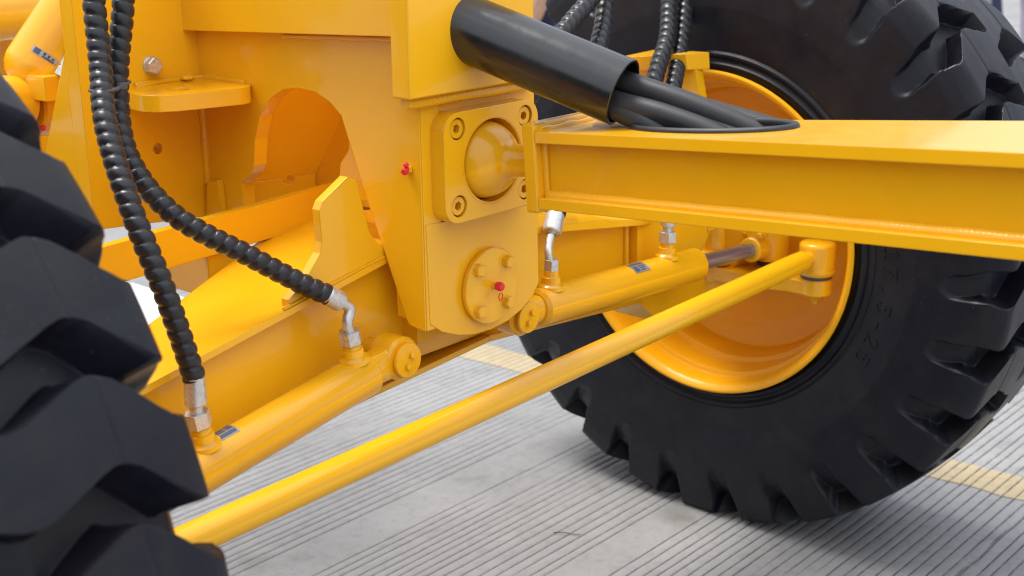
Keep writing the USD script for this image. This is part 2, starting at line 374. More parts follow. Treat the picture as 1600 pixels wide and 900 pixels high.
# ---- wheels
def tyre_mesh(xc, zc, n_lug, phi0, nth, step_fine, side_in, offset=0.5, mid=0.12, wide=1.0):
    """xc wheel centre; side_in: +1/-1, the axle direction of the face that looks at the machine's middle."""
    half = [(0.120, 0.322, 3), (0.150, 0.329, 3), (0.190, 0.345, 2), (0.203, 0.358, 2), (0.206, 0.366, 2), (0.200, 0.371, 2), (0.199, 0.376, 2), (0.206, 0.382, 2), (0.206, 0.387, 2), (0.200, 0.392, 2), (0.204, 0.405, 3),
            (0.212, 0.44, 4), (0.2165, 0.48, 12), (0.213, 0.53, 10), (0.208, 0.58, 7), (0.203, 0.615, 5), (0.1955, 0.642, 4), (0.190, 0.653, 3), (0.184, 0.660, 3), (0.176, 0.6638, 3), (0.168, 0.6655, int(0.05 / step_fine)), (0.115, 0.6692, int(0.05 / step_fine)), (0.06, 0.672, int(0.05 / step_fine)), (0, 0.673, 0)]
    half = [(u * 0.87, r, n) for u, r, n in half]
    P = []
    for (u0, r0, n), (u1, r1, _) in zip(half[:-1], half[1:]):
        t = np.linspace(0, 1, max(n, 1), endpoint=False)
        P += [(u0 + (u1 - u0) * a, r0 + (r1 - r0) * a) for a in t]
    P = np.array(P)
    full = np.vstack([P, [[0, 0.673]], P[::-1] * [-1, 1]])
    u, r = full[:, 0] , full[:, 1]
    th = np.linspace(0, 2 * PI, nth, endpoint=False)
    TH, U = np.meshgrid(th, u, indexing='ij'); _, R = np.meshgrid(th, r, indexing='ij')
    pitch = 2 * PI / n_lug
    sgn = np.where(U >= 0, 1.0, -1.0)
    t = np.clip(0.162 - np.abs(U), 0, None)
    # distance along the section from the scoop's tip on the sidewall (radius 0.53) to the middle of the tread
    half_u, half_r = np.abs(u), r
    iq = np.argmax((r > 0.525) & (np.arange(len(r)) < len(r) // 2 + 1))
    seg = np.r_[0, np.cumsum(np.hypot(np.diff(u), np.diff(r)))]
    sl = np.minimum(seg, seg[-1] - seg) - seg[iq]
    S = np.broadcast_to(sl[None, :], TH.shape)
    SC = sl.max()
    tread_t = np.clip(S - 0.135, 0, None)
    shift = np.interp(tread_t, [0, 0.012, 0.062, 0.078, 0.086, 0.100, 0.15, 0.186], np.radians([0, 0.3, 4.3, 5.0, 5.05, 4.7, 2.9, 2.4]))
    shift = shift - 0.012 * np.sin(np.clip(1 - S / 0.135, 0, 1) * PI * 0.5) + 0.010 * np.exp(-((S - 0.10) / 0.03) ** 2)
    k = (TH - np.radians(phi0) - np.where(sgn > 0, 0, offset * pitch)) / pitch
    TH = TH + shift                                                   # the grid follows the lugs
    dk = np.abs(k - np.round(k)) * pitch                                # angle off the groove's middle
    hw = np.interp(S, [0.0, 0.05, 0.10, 0.14, 0.19, 0.23, SC], [0.185, 0.165, 0.185, 0.215, 0.20, max(mid, 0.165), mid]) * pitch * wide
    edge = 0.0055 / 0.67
    m = np.clip((hw - dk) / edge + 0.5, 0, 1); m = m * m * (3 - 2 * m)
    m = m * np.clip((S - 0.026 * (dk / np.maximum(hw, 1e-6)) ** 2) / 0.014, 0, 1)
    FU = np.interp(S, [0, 0.03, 0.05, 0.08, 0.106, 0.127, 0.145, 0.19, SC], [0.185, 0.176, 0.170, 0.160, 0.149, 0.137, 0.124, 0.086, 0.0])
    FR = np.interp(S, [0, 0.03, 0.05, 0.08, 0.106, 0.127, 0.145, 0.19, SC], [0.528, 0.553, 0.570, 0.590, 0.604, 0.612, 0.617, 0.625, 0.640])
    FU[S <= 0.0] = np.abs(U)[S <= 0.0]; FR[S <= 0.0] = R[S <= 0.0]
    is_side = S < 0.135
    m = m * (S > -0.002)
    ns = meshkit.noise(np.stack([TH * 9, U * 40, R * 20], -1))
    R2 = R + (FR - R) * m + 0.0008 * (ns - 0.5) * (R > 0.5)
    U2 = U + sgn * (FU - np.abs(U)) * m
    # fine mould seam along the shoulder of every lug
    seam = np.exp(-((np.abs(U) - 0.088) / 0.0022) ** 2) * (1 - m) * ~is_side
    R2 = R2 - 0.0018 * seam
    v = np.stack([xc + U2 * side_in, -R2 * np.cos(TH), zc + R2 * np.sin(TH)], -1).reshape(-1, 3)
    v[:, 2] = np.maximum(v[:, 2], 0.002)
    nu = len(u)
    i, j = np.meshgrid(np.arange(nth), np.arange(nu - 1), indexing='ij'); i, j = i.ravel(), j.ravel(); ii = (i + 1) % nth
    a, b, c, d = i * nu + j, ii * nu + j, ii * nu + j + 1, i * nu + j + 1
    f = np.vstack([np.stack([a, b, c], 1), np.stack([a, c, d], 1)])
    tm = trimesh.Trimesh(v, f, process=False)
    if tm.volume < 0: tm.invert()
    return tm
def rim_mesh(xc, zc, s):
    """s = +1: the dish opens towards -x (the far wheel), -1 the other way."""
    prof = [(-0.206, 0.338), (-0.212, 0.351), (-0.216, 0.354), (-0.221, 0.353), (-0.223, 0.349), (-0.221, 0.344), (-0.212, 0.338), (-0.205, 0.334), (-0.165, 0.3300), (-0.162, 0.3285), (-0.160, 0.3235), (-0.158, 0.320), (-0.154, 0.3185), (-0.090, 0.316), (-0.086, 0.3145), (-0.084, 0.309), (-0.082, 0.3045), (-0.078, 0.303),
            (-0.012, 0.298), (-0.004, 0.292), (0.0, 0.282), (0.004, 0.262), (0.012, 0.250), (0.016, 0.235), (0.016, 0.17), (0.012, 0.165), (-0.035, 0.160), (-0.042, 0.152), (-0.042, 0.0)]
    return lathe([(u * 0.87, r) for u, r in prof], (xc, 0, zc), (s, 0, 0), 128)
ZC = 0.66
XF, XN = 1.225, -0.868
w1 = group('front_wheel', G)
t1 = obj('tyre', tyre_mesh(XF, ZC, 26, -97.9, 26 * 44, 0.004, -1), 'tyre', w1, 42, label='black tyre with chunky lugs on the far wheel')
# size lettering moulded on the sidewall
def sidewall_text(text, a0, rad, h, spacing):
    for i, ch in enumerate(text):
        if ch == ' ': continue
        t = meshkit.text_mesh(ch, h, 0.0024, bold=False)
        t.vertices[:, 0] -= t.vertices[:, 0].mean(); t.vertices[:, 1] -= h / 2
        a = math.radians(a0 - i * spacing)
        e_r = V(0, -math.cos(a), math.sin(a)); e_t = V(0, -math.sin(a), -math.cos(a))
        ax, ay, az = e_t, e_r, V(-1, 0, 0)
        rr = rad + t.vertices[:, 1]
        uu = np.interp(rr, [0.405, 0.44, 0.48], [0.204 * 0.87, 0.212 * 0.87, 0.2165 * 0.87])
        t.vertices = V(XF, 0, ZC) + t.vertices[:, :1] * ax + rr[:, None] * ay + (t.vertices[:, 2:] - 0.0005 + uu[:, None]) * az
        if np.linalg.det(np.stack([ax, ay, az])) < 0: t.invert()
        obj('raised_letter', t, 'tyre', t1, 30)
sidewall_text('17.5-25', 4, 0.428, 0.034, 5.2)
obj('rim', rim_mesh(XF, ZC, 1), 'rim', w1, 40, label='yellow dished rim')
hubs = obj('hub', lathe([(-0.19, 0), (-0.19, 0.095), (-0.185, 0.10), (-0.14, 0.105), (-0.135, 0.135), (-0.06, 0.140), (-0.03, 0.15)], (XF, 0, ZC), (1, 0, 0), 64), 'rim', w1, 40)
for k in range(10):
    a = 2 * PI * k / 10 + 0.2
    obj('hub_bolt', hexa((XF - 0.135, 0.119 * math.cos(a), ZC + 0.119 * math.sin(a)), (-1, 0, 0), 0.011, 0.012), 'yellow_round', hubs, 20)
w2 = group('front_wheel', G)
obj('tyre', tyre_mesh(XN, ZC, 32, 27.2, 32 * 60, 0.0028, 1, 0.0, 0.200, 0.89), 'tyre', w2, 42, label='black lugged tread of the near tyre, close to the viewer')
obj('rim', rim_mesh(XN, ZC, -1), 'rim', w2, 40)

# ---- front axle
ax_k = 0.187
zl = lambda x: 0.842 + ax_k * (x - 0.03)            # top of the near arm
zr = lambda x: 0.842 - 0.145 * (x - 0.22)           # top of the far arm
XM = 0.15
def arm_plate(outline, zf, th):
    """A plate whose top follows zf(x); outline is a list of (x, y)."""
    n = len(outline)
    top = [V(x, y, zf(x)) for x, y in outline]; bot = [p - V(0, 0, th) for p in top]
    return hull(top + bot)
beam_l = hull([(x, y, z) for x, zb in ((0.10, 0.650), (-0.47, 0.600)) for y in (-0.066, 0.05) for z in (zb, zl(x) - 0.010)])
beam_c = hull([(x, y, z) for x in (0.05, 0.30) for y in (-0.066, 0.06) for z in (0.655, 0.83)] )
beam = part('front_axle', beam_l)
obj('axle_centre', hull([(x, y, z) for x in (0.1002, 0.262) for y in (-0.0655, 0.055) for z in (0.652, 0.82)]), 'yellow', beam)
obj('top_plate', arm_plate([(-0.47, -0.085), (0.10, -0.085), (0.10, 0.172), (-0.013, 0.172), (-0.303, 0.068), (-0.47, 0.02)], zl, 0.011), 'yellow', beam)
obj('bottom_plate', hull([(x, y, z) for x, z0 in ((0.26, 0.640), (-0.47, 0.588)) for y in (-0.080, 0.06) for z in (z0, z0 + 0.010)]), 'yellow', beam)
# far arm: box with a recessed web
obj('top_plate', arm_plate([(0.26, -0.085), (0.70, -0.085), (0.80, -0.06), (0.80, 0.04), (0.26, 0.05)], zr, 0.013), 'yellow', beam)
obj('web', hull([(x, y, z) for x, zb in ((0.262, 0.650), (0.70, 0.615)) for y in (-0.055, 0.04) for z in (zb, zr(x) - 0.013)]), 'yellow', beam)
obj('bottom_plate', hull([(x, y, z) for x, z0 in ((0.2605, 0.640), (0.70, 0.603)) for y in (-0.080, 0.05) for z in (z0, z0 + 0.011)]), 'yellow', beam)
# end boss of the far arm (the yoke that carries the wheel)
yoke = sg.Polygon([(0.688, 0.765), (0.70, 0.785), (0.85, 0.78), (0.93, 0.75), (0.945, 0.70), (0.915, 0.665), (0.905, 0.63), (0.93, 0.595), (0.915, 0.56), (0.86, 0.54), (0.77, 0.545), (0.70, 0.60), (0.688, 0.63)]).buffer(0.008).buffer(-0.008)
obj('arm_end', prism(yoke, (0, 0.03, 0), (1, 0, 0), (0, 0, 1), 0.107), 'yellow', beam)
obj('weld', weld((0.678, -0.057, 0.63), (0.678, -0.057, 0.76), 0.006, 5), 'yellow_round', beam)
# near arm end: stub behind the near tyre
obj('arm_end', lathe([(0, 0), (0, 0.045), (0.004, 0.048), (0.10, 0.048), (0.104, 0.045), (0.104, 0)], (-0.475, -0.03, 0.668), (0, 0, 1), 40), 'yellow_round', beam)
# stop plate that stands on the near arm
stop = sg.Polygon([(-0.046, 0.966), (-0.062, 0.972), (-0.112, 0.944), (-0.119, 0.932), (-0.117, 0.885), (-0.122, 0.868), (-0.150, 0.838), (-0.185, 0.812), (-0.185, 0.795), (0.045, 0.838), (0.045, 0.846), (0.012, 0.850), (-0.010, 0.862), (-0.024, 0.882)]).buffer(0.004).buffer(-0.004)
obj('stop_plate', prism(stop, (0.017, -0.082, 0.004), (1, 0, 0), (0, 0, 1), -0.016), 'yellow', beam)
obj('weld', weld((-0.18, -0.0835, 0.806), (0.02, -0.0835, 0.8415), 0.0022, 8), 'yellow_round', beam)
# box under the tie bar in front of the axle
obj('bracket', box(-0.125, -0.07, 0.165, 0.30, 0.76, 0.845), 'yellow', beam)
# leaning tie bar in front of the axle
part('lean_bar', hull([(x, y, z) for x, z1 in ((-0.75, 0.868), (0.245, 0.906)) for y in (0.158, 0.176) for z in (z1 - 0.060, z1)]))

# ---- frame head (bolster)
head = sg.Polygon([(-0.168, 0.738), (-0.135, 0.742), (-0.128, 0.752), (-0.046, 0.940), (-0.014, 1.020), (-0.002, 1.050), (0.022, 1.068), (0.055, 1.081), (0.097, 1.084), (0.135, 1.078), (0.168, 1.060), (0.195, 1.030), (0.212, 0.990), (0.220, 0.944), (0.229, 0.931), (0.256, 0.911), (0.256, 0.83), (0.352, 0.83), (0.352, 1.40), (-0.118, 1.40), (-0.118, 1.10), (-0.168, 1.10)])
head = head.buffer(0.006, 6).buffer(-0.006).buffer(-0.002).buffer(0.002)
F = part('frame_head', prism(head, (0.0195, 0, 0), (0, 1, 0), (0, 0, 1), 0.027))
# recessed plate seen between the arch and the tapering pedestal
rec = sg.Polygon([(-0.118, 0.915), (0.046, 0.915), (0.042, 0.934), (0.036, 0.968), (0.020, 0.985), (0.016, 0.990), (0.003, 1.050), (0.0, 1.09), (-0.118, 1.09)])
obj('recessed_plate', prism(rec, (0.0468, 0, 0), (0, 1, 0), (0, 0, 1), 0.014), 'yellow', F)
obj('corner_plate', hull([(x, y, z) for y, z0 in ((-0.1355, 0.742), (-0.1692, 0.738)) for x in (0.0225, 0.06) for z in (z0, 1.082)]), 'yellow', F)
# far side plate
obj('side_plate', prism(sg.Polygon([(-0.165, 0.76), (0.349, 0.86), (0.349, 1.40), (-0.12, 1.40)]), (0.245, 0, 0), (0, 1, 0), (0, 0, 1), 0.03), 'yellow', F)
obj('inner_rib', to_tm(m3.Manifold.hull_points([(x, y + dy, z) for x, y in ((0.047, 0.289), (0.172, 0.246)) for dy in (0, 0.02) for z in (0.84, 0.902)]) - m3.Manifold.cylinder(0.3, 0.011, 0.011, 24).rotate((90, 0, 0)).translate((0.125, 0.4, 0.902))), 'yellow', F)
A_, B_ = V(0.168, 0.262, 0.86), V(0.300, 0.262, 1.09)
obj('inner_side', hull([p + q for p in (A_, B_, V(0.30, 0.262, 0.86)) for q in (V(0, 0, 0), V(0.015, -0.24, 0.0), V(0.02, 0.0, 0.0))]), 'yellow', F)
# rear block of the bolster
z_s0, z_s1 = 0.904, 0.890
obj('upper_block', hull([(x, y, z) for x, zb in ((0.0245, 0.9045), (0.279, 0.8905)) for y in (-0.167, -0.10) for z in (zb, 1.080)]), 'yellow', F)
low = sg.Polygon([(0.026, 0.903), (0.029, 0.748), (0.055, 0.729), (0.090, 0.715), (0.125, 0.707), (0.165, 0.705), (0.205, 0.709), (0.240, 0.720), (0.268, 0.736), (0.284, 0.756), (0.281, 0.889)])
obj('lower_block', prism(low, (0, -0.10, 0), (1, 0, 0), (0, 0, 1), 0.070), 'yellow', F)
obj('pivot_box', box(0.07, 0.245, -0.0995, 0.06, 0.69, 0.875), 'yellow', F)
# upper rear plate and the box beam behind it
obj('rear_plate', box(-0.019, 0.251, -0.192, -0.155, 1.095, 1.42, 0.002), 'yellow', F)
obj('weld', sweep([(-0.010, -0.172, 1.088), (0.13, -0.175, 1.087), (0.262, -0.172, 1.086)], lambda s, th: 0.0095 * (1 + 0.05 * abs(math.sin(s * 300)) + 0.08 * math.sin(s * 43)), 0.002, 14), 'yellow_round', F)
obj('box_beam', hull([(x, y, z) for x in (-0.006, 0.0305) for y, zb in ((-0.154, 1.180), (0.362, 1.160)) for z in (zb, 1.42)]), 'yellow', F)
obj('weld', sweep([(0.017, -0.150, 1.174), (0.018, 0.0, 1.168), (0.017, 0.12, 1.163)], lambda s, th: 0.004 * (1 + 0.2 * math.sin(s * 70) + 0.1 * abs(math.sin(s * 400))), 0.002, 10), 'yellow_round', F)
obj('weld', weld((-0.005, 0.366, 1.16), (-0.012, 0.366, 1.32), 0.005, 3), 'yellow_round', F)
# cross plate on the near side, with hole and bolt
cross = sg.Polygon([(-0.205, 0.86), (0.032, 0.84), (0.032, 1.42), (-0.205, 1.42)]).difference(circle(-0.074, 0.973, 0.009))
cp = obj('cross_plate', prism(cross, (0, 0.35, 0), (1, 0, 0), (0, 0, 1), -0.035), 'yellow', F)
obj('inner_wall', hull([(x, y + dy, z) for x, y in ((0.045, 0.30), (0.255, 0.25)) for dy in (0, 0.02) for z in (0.84, 1.42)]), 'yellow', F)
obj('hex_bolt', cat(lathe([(0, 0), (0, 0.0145), (0.002, 0.0155), (0.004, 0.0145), (0.004, 0)], (-0.074, 0.350, 1.110), (0, -1, 0), 32), hexa((-0.074, 0.346, 1.110), (0, -1, 0), 0.0145, 0.011, twist=0.15)), 'zinc', cp, 25, label='zinc hex bolt')
obj('weld', sweep([(0.0175, 0.347, 1.06), (0.018, 0.347, 0.98), (0.0175, 0.347, 0.90)], lambda s, th: 0.0065 * (1 + 0.12 * math.sin(s * 80) + 0.08 * abs(math.sin(s * 330))), 0.002, 10), 'yellow_round', F)
obj('corner_rib', prism(sg.Polygon([(0.0, 0.84), (0.045, 0.84), (0.035, 0.905), (0.005, 0.912)]), (0.0190, 0.30, 0), (0, 1, 0), (0, 0, 1), -0.012), 'yellow', F)
gus = sg.Polygon([(0.386, 1.30), (0.386, 0.90), (0.52, 0.90), (0.475, 0.98), (0.34 + 0.05, 1.15)])
obj('side_gusset', prism(sg.Polygon([(0.3855, 1.145), (0.3855, 0.84), (0.55, 0.84), (0.475, 0.98)]), (-0.203, 0, 0), (0, 1, 0), (0, 0, 1), 0.016), 'yellow', F)
# shelf with rounded outer corner
shelf = sg.Polygon([(0.0215, 0.349), (-0.128, 0.349), (-0.146, 0.320), (-0.157, 0.285), (-0.160, 0.255), (-0.150, 0.232), (-0.125, 0.216), (-0.10, 0.208), (-0.015, 0.188), (0.000, 0.192), (0.0215, 0.215)]).buffer(-0.028, 12).buffer(0.028, 12).union(sg.box(-0.02, 0.22, 0.031, 0.349)).union(sg.box(-0.125, 0.31, 0.031, 0.351)).difference(circle(-0.085, 0.262, 0.018))
sh = obj('shelf', prism(shelf, (0, 0, 1.080), (1, 0, 0), (0, 1, 0), -0.026), 'yellow', F)
obj('weld', sweep([(-0.11, 0.346, 1.081), (-0.05, 0.345, 1.083), (0.015, 0.344, 1.082), (0.020, 0.28, 1.082), (0.021, 0.225, 1.081)], lambda s, th: 0.005 * (1 + 0.25 * math.sin(s * 90) + 0.12 * abs(math.sin(s * 400))), 0.002, 10), 'yellow_round', F)
obj('weld', cat(*[to_tm(m3.Manifold.sphere(0.004, 16).translate((-0.015 + 0.009 * math.cos(a), 0.332 + 0.006 * math.sin(a), 1.0815 + 0.004))) for a in np.linspace(0.6, 5.2, 9)]), 'yellow_round', sh)

# ---- ball joint housing
hx, hz = 0.147, 0.985
face = rrect(0.212, 0.166, 0.030, hx, hz - 0.001)
holes = [circle(hx + dx, hz + dz, 0.0165) for dx in (-0.076, 0.075) for dz in (-0.058, 0.0575)]
f2 = face.difference(circle(hx, hz, 0.0635, 40))
for h in holes: f2 = f2.difference(h)
H = part('socket_housing', prism(f2, (0, -0.1668, 0), (1, 0, 0), (0, 0, 1), 0.030))
# rounded lip of the opening and its inner wall
obj('socket_lip', lathe([(0.0, 0.052), (0.006, 0.0600), (0.018, 0.0625), (0.026, 0.0640), (0.030, 0.0670), (0.0312, 0.0672), (0.0312, 0.0655)], (hx, -0.166, hz), (0, -1, 0), 64), 'yellow_round', H, 40)
obj('seat', lathe([(0.0, 0.0), (0.0, 0.062)], (hx, -0.1690, hz), (0, -1, 0), 48), 'dark', H, label='dark greasy gap round the ball')
obj('grease_ring', sweep([(hx + 0.0605 * math.cos(a), -0.1795, hz + 0.0605 * math.sin(a)) for a in np.linspace(1.5, 3.5, 22)], lambda s_, th: 0.0020 * (1 + 0.5 * math.sin(s_ * 900) * math.sin(s_ * 250)), 0.001, 8), 'dark', H, 50, label='dark grease squeezed out round the ball')
for dx in (-0.076, 0.075):
    for dz in (-0.058, 0.0575):
        c = V(hx + dx, -0.170, hz + dz)
        ang = 0.3
        outer = circle(0, 0, 0.0140); hexh = sg.Polygon([(0.0072 * math.cos(ang + k * PI / 3), 0.0072 * math.sin(ang + k * PI / 3)) for k in range(6)])
        b = cat(prism(outer.difference(hexh), c, (1, 0, 0), (0, 0, 1), 0.024), prism(outer.buffer(-0.001), c, (1, 0, 0), (0, 0, 1), 0.012))
        obj('socket_bolt', b, 'yellow_round', H, 30)
        obj('counterbore', lathe([(0, 0.014), (0.0005, 0.0165)], c + V(0, -0.001, 0), (0, -1, 0), 24), 'dark', H)

# ---- pivot cover
pc = V(0.158, -0.1705, 0.781)
P_ = part('pivot_cover', lathe([(0, 0.0), (0, 0.0565), (0.0025, 0.0565), (0.0030, 0.0605), (0.0095, 0.0610), (0.0110, 0.0595), (0.0112, 0)], pc, (0, -1, 0), 96, ref=(0, 0, 1)), 'yellow_round', smooth=30)
for dx in (-0.0335, 0.0335):
    for dz in (-0.0335, 0.0335):
        c = pc + V(dx, -0.0112, dz)
        obj('cover_bolt', cat(hexa(c, (0, -1, 0), 0.0105, 0.0100, twist=random.uniform(0, 1)), lathe([(0, 0.0), (0, 0.0105), (0.0012, 0.0105), (0.0012, 0)], c, (0, -1, 0), 24)), 'yellow_round', P_, 25)
gz = obj('grease_nipple', lathe([(0, 0), (0, 0.006), (0.006, 0.006), (0.007, 0.004), (0.012, 0.004), (0.012, 0)], pc + V(0.002, -0.0112, 0.0), (0, -1, 0), 6), 'yellow_round', P_, 25)
obj('nipple_cap', cat(lathe([(0, 0.0), (0, 0.0068), (0.007, 0.0075), (0.011, 0.0055), (0.0125, 0)], pc + V(0.002, -0.019, 0.001), (0, -1, 0), 24),
    sweep([pc + V(0.002 + 0.0045 * math.sin(a), -0.026, -0.0095 - 0.006 * (1 - math.cos(a))) for a in np.linspace(0.3, 2 * PI - 0.3, 9)], 0.0009, 0.001, 8)), 'red', P_, 40, label='red plastic cap on the grease nipple')
# ---- grease nipple on the near side of the bolster
gp = part('grease_fitting', lathe([(0, 0), (0, 0.007), (0.006, 0.007), (0.0065, 0.004), (0.011, 0.004), (0.011, 0)], (0.0185, -0.147, 0.985), (-1, 0, 0.1), 6), 'yellow_round', smooth=25)
obj('nipple_cap', cat(lathe([(0, 0.0), (0, 0.0048), (0.005, 0.0055), (0.008, 0.0045), (0.0095, 0)], (0.0105, -0.149, 0.985), (-1, -0.25, -0.2), 24),
    to_tm(m3.Manifold.sphere(0.0042, 24).translate((0.009, -0.150, 0.9935)))), 'red', gp, 40, label='red plastic cap on the grease nipple')

# ---- drawbar
tilt = math.radians(4.0)
DO = V(0, -0.300, 0.990)
dr, du = V(0, -math.cos(tilt), math.sin(tilt)), V(0, math.sin(tilt), math.cos(tilt))
def dloc(t):
    """local (x across, s rearwards, h up) -> world"""
    v = np.asarray(t.vertices if hasattr(t, 'vertices') else t, float)
    w = DO + v[:, :1] * V(1, 0, 0) + v[:, 1:2] * dr + v[:, 2:] * du
    if hasattr(t, 'vertices'):
        t = t.copy(); t.vertices = w
        if t.volume < 0: t.invert()
        return t
    return w
nx_ = lambda s: 0.108 - 0.090 * s                    # near edge of the plates
fx_ = lambda s: 0.245 + 0.060 * s                    # far edge
SE = 1.15
D = part('drawbar', dloc(box(0.106, 0.247, -0.008, 0.016, -0.064, 0.066, 0.003)))
hole = affinity.scale(circle(0.186, 0.262, 1.0, 24), 0.058, 0.125, origin=(0.186, 0.262))
tp = sg.Polygon([(nx_(0.017), 0.017), (fx_(0.017), 0.017), (fx_(SE), SE), (nx_(SE), SE)]).difference(hole)
RISE, LIFT = 0.018, 0.014
def plate_h(poly, h0, h1, k=0.0):
    t = trimesh.creation.extrude_polygon(poly, h1 - h0, engine='earcut'); t.vertices[:, 2] += h0 + k * t.vertices[:, 1]
    return dloc(t)
obj('top_plate', plate_h(tp, 0.038, 0.0545, RISE), 'yellow', D)
obj('bottom_plate', plate_h(sg.Polygon([(nx_(0.017), 0.017), (fx_(0.017), 0.017), (fx_(SE), SE), (nx_(SE), SE)]), -0.0575, -0.0415, LIFT), 'yellow', D)
for a, b in ((lambda s: nx_(s) + 0.022, lambda s: nx_(s) + 0.038), (lambda s: fx_(s) - 0.029, lambda s: fx_(s) - 0.013)):
    obj('web', dloc(hull([(f(s), s, h) for f in (a, b) for s in (0.0165, SE) for h in (-0.0415 + LIFT * s, 0.038 + RISE * s)])), 'yellow', D)
def dweld(p, q, r, sd): return weld(dloc(np.array([p]))[0], dloc(np.array([q]))[0], r, sd)
obj('weld', dweld((nx_(0.02) + 0.0205, 0.02, -0.0405), (nx_(1.1) + 0.0205, 1.1, -0.0405 + LIFT * 1.1), 0.0085, 4), 'yellow_round', D)
obj('weld', dweld((0.125, 0.019, -0.04), (0.125, 0.019, 0.036), 0.005, 6), 'yellow_round', D)
obj('weld', sweep(dloc(np.array([(0.115, 0.019, 0.0545), (0.18, 0.021, 0.0555), (0.243, 0.019, 0.0545)])), lambda s, th: 0.005 * (1 + 0.18 * math.sin(s * 120)), 0.002, 10), 'yellow_round', D)
# rubber edging of the oval opening
gr = [(0.186 + 0.058 * math.cos(a), 0.262 + 0.125 * math.sin(a), 0.0555 + RISE * (0.262 + 0.125 * math.sin(a))) for a in np.linspace(0, 2 * PI, 49)]
obj('rubber_edging', sweep(dloc(np.array(gr)), 0.0055, 0.004, 12), 'rubber', D, 40, label='black rubber edging of the oval hose opening')
lin = plate_h(hole.difference(affinity.scale(hole, 0.93, 0.965)), 0.004, 0.0550, RISE)
obj('hole_lining', lin, 'rubber', D, 40, label='black lining inside the oval hose opening')
obj('void_shade', plate_h(hole.buffer(0.004), -0.012, -0.006), 'dark', D, label='dark sheet painting the shade inside the drawbar below the opening')  # added dark sheet: its colour stands for the shade in the hollow drawbar
# ball and neck
bc = V(hx - 0.003, -0.176, hz)
ec = dloc(np.array([(0.170, -0.007, 0.0)]))[0]
nd = ec - bc; nl = np.linalg.norm(nd)
ballp = [(-0.0, 0.0595)] + [(0.0595 * math.sin(a), 0.0595 * math.cos(a)) for a in np.linspace(0.05, 1.02, 26)]
s_, r_ = ballp[-1]
ballp += [(s_ + 0.004, r_ - 0.004), (s_ + 0.012, 0.0245), (s_ + 0.03, 0.0235), (nl - 0.010, 0.0245), (nl - 0.004, 0.028), (nl, 0.034)]
obj('ball_stud', lathe(ballp, bc, nd, 72), 'yellow_round', D, 50)

# ---- black sleeve with four hoses
s0, s1 = V(0.110, -0.170, 1.187), V(0.176, -0.418, 1.1025)
sd = unit(s1 - s0); sl = np.linalg.norm(s1 - s0)
part('hose_sleeve', lathe([(0.0, 0.049), (sl - 0.001, 0.0485), (sl, 0.0475), (sl, 0.0445), (sl - 0.003, 0.0435), (0.02, 0.0435)], s0, sd, 72), 'sleeve', label='smooth black plastic sleeve over four hoses', smooth=40)
sa, sb, _ = frame(sd, (0, 0, 1))
ends = [((0.190, -0.395, 1.119), (0.243, -0.610, 1.052)), ((0.222, -0.405, 1.098), (0.262, -0.640, 1.052)), ((0.162, -0.40, 1.094), (0.205, -0.560, 1.052)), ((0.158, -0.42, 1.066), (0.185, -0.500, 1.040)), ((0.196, -0.415, 1.080), (0.225, -0.600, 1.040))]
for q1, e in ends:
    q1, e = np.array(q1), np.array(e)
    c_ = s0 + sd * ((q1 - s0) @ sd); off = q1 - c_
    off *= min(1.0, 0.0255 / max(1e-6, np.linalg.norm(off))); q1 = c_ + off
    q0 = s0 + sd * (sl * 0.3) + off * 0.9
    dd = unit(e - q1)
    part('hydraulic_hose', sweep([q0, q1, q1 * 0.5 + e * 0.5 + V(0, 0, 0.004), e, e + dd * 0.05 + V(0, -0.02, -0.02)], 0.0160, 0.004, 28), 'rubber', smooth=60, label='smooth black rubber hose going from the sleeve into the drawbar opening')

# ---- steering cylinders
def fitting_nut(p, d, r, h): return hexa(p, d, r, h, 0.12)
def label_patch(c0, axis, rad, u0, u1, a0, a1, updir, parent):
    """A name plate bent round a barrel: silver ground, blue band, dark lines."""
    a, b, d = frame(axis, updir)
    def patch(u0, u1, a0, a1, lift, n=8):
        A = np.linspace(a0, a1, n + 1)
        vs = []
        for lf in (lift, lift - 0.0006):
            for u in (u0, u1):
                vs += [c0 + d * u + (rad + lf) * (math.cos(t) * a + math.sin(t) * b) for t in A]
        return hull(vs) if False else patch_mesh(vs, n)
    def patch_mesh(vs, n):
        m = n + 1; f = []
        for k in range(n):
            f += [[k, k + 1, m + k + 1], [k, m + k + 1, m + k]]
        f = f + [[x[0] + 2 * m, x[2] + 2 * m, x[1] + 2 * m] for x in f]
        t = trimesh.Trimesh(vs, f, process=False)
        nrm = t.face_normals[0]; out = np.asarray(vs[n // 2]) - (c0 + d * u0)
        if nrm @ out < 0: t.invert()
        return t
    lp = obj('name_plate', patch(u0, u1, a0, a1, 0.0007), 'label', parent, 60, label='small silver and blue name plate')
    du_, da = u1 - u0, a1 - a0
    obj('print', patch(u0 + du_ * 0.08, u0 + du_ * 0.92, a0 + da * 0.08, a0 + da * 0.32, 0.0012), 'label_blue', lp, 60)
    obj('print', patch(u0 + du_ * 0.08, u0 + du_ * 0.34, a0 + da * 0.45, a0 + da * 0.90, 0.0012), 'label_blue', lp, 60)
    for k in range(3):
        obj('print', patch(u0 + du_ * 0.42, u0 + du_ * (0.9 - 0.08 * k), a0 + da * (0.45 + 0.17 * k), a0 + da * (0.53 + 0.17 * k), 0.0012), 'label_dark', lp, 60)
CY = -0.125
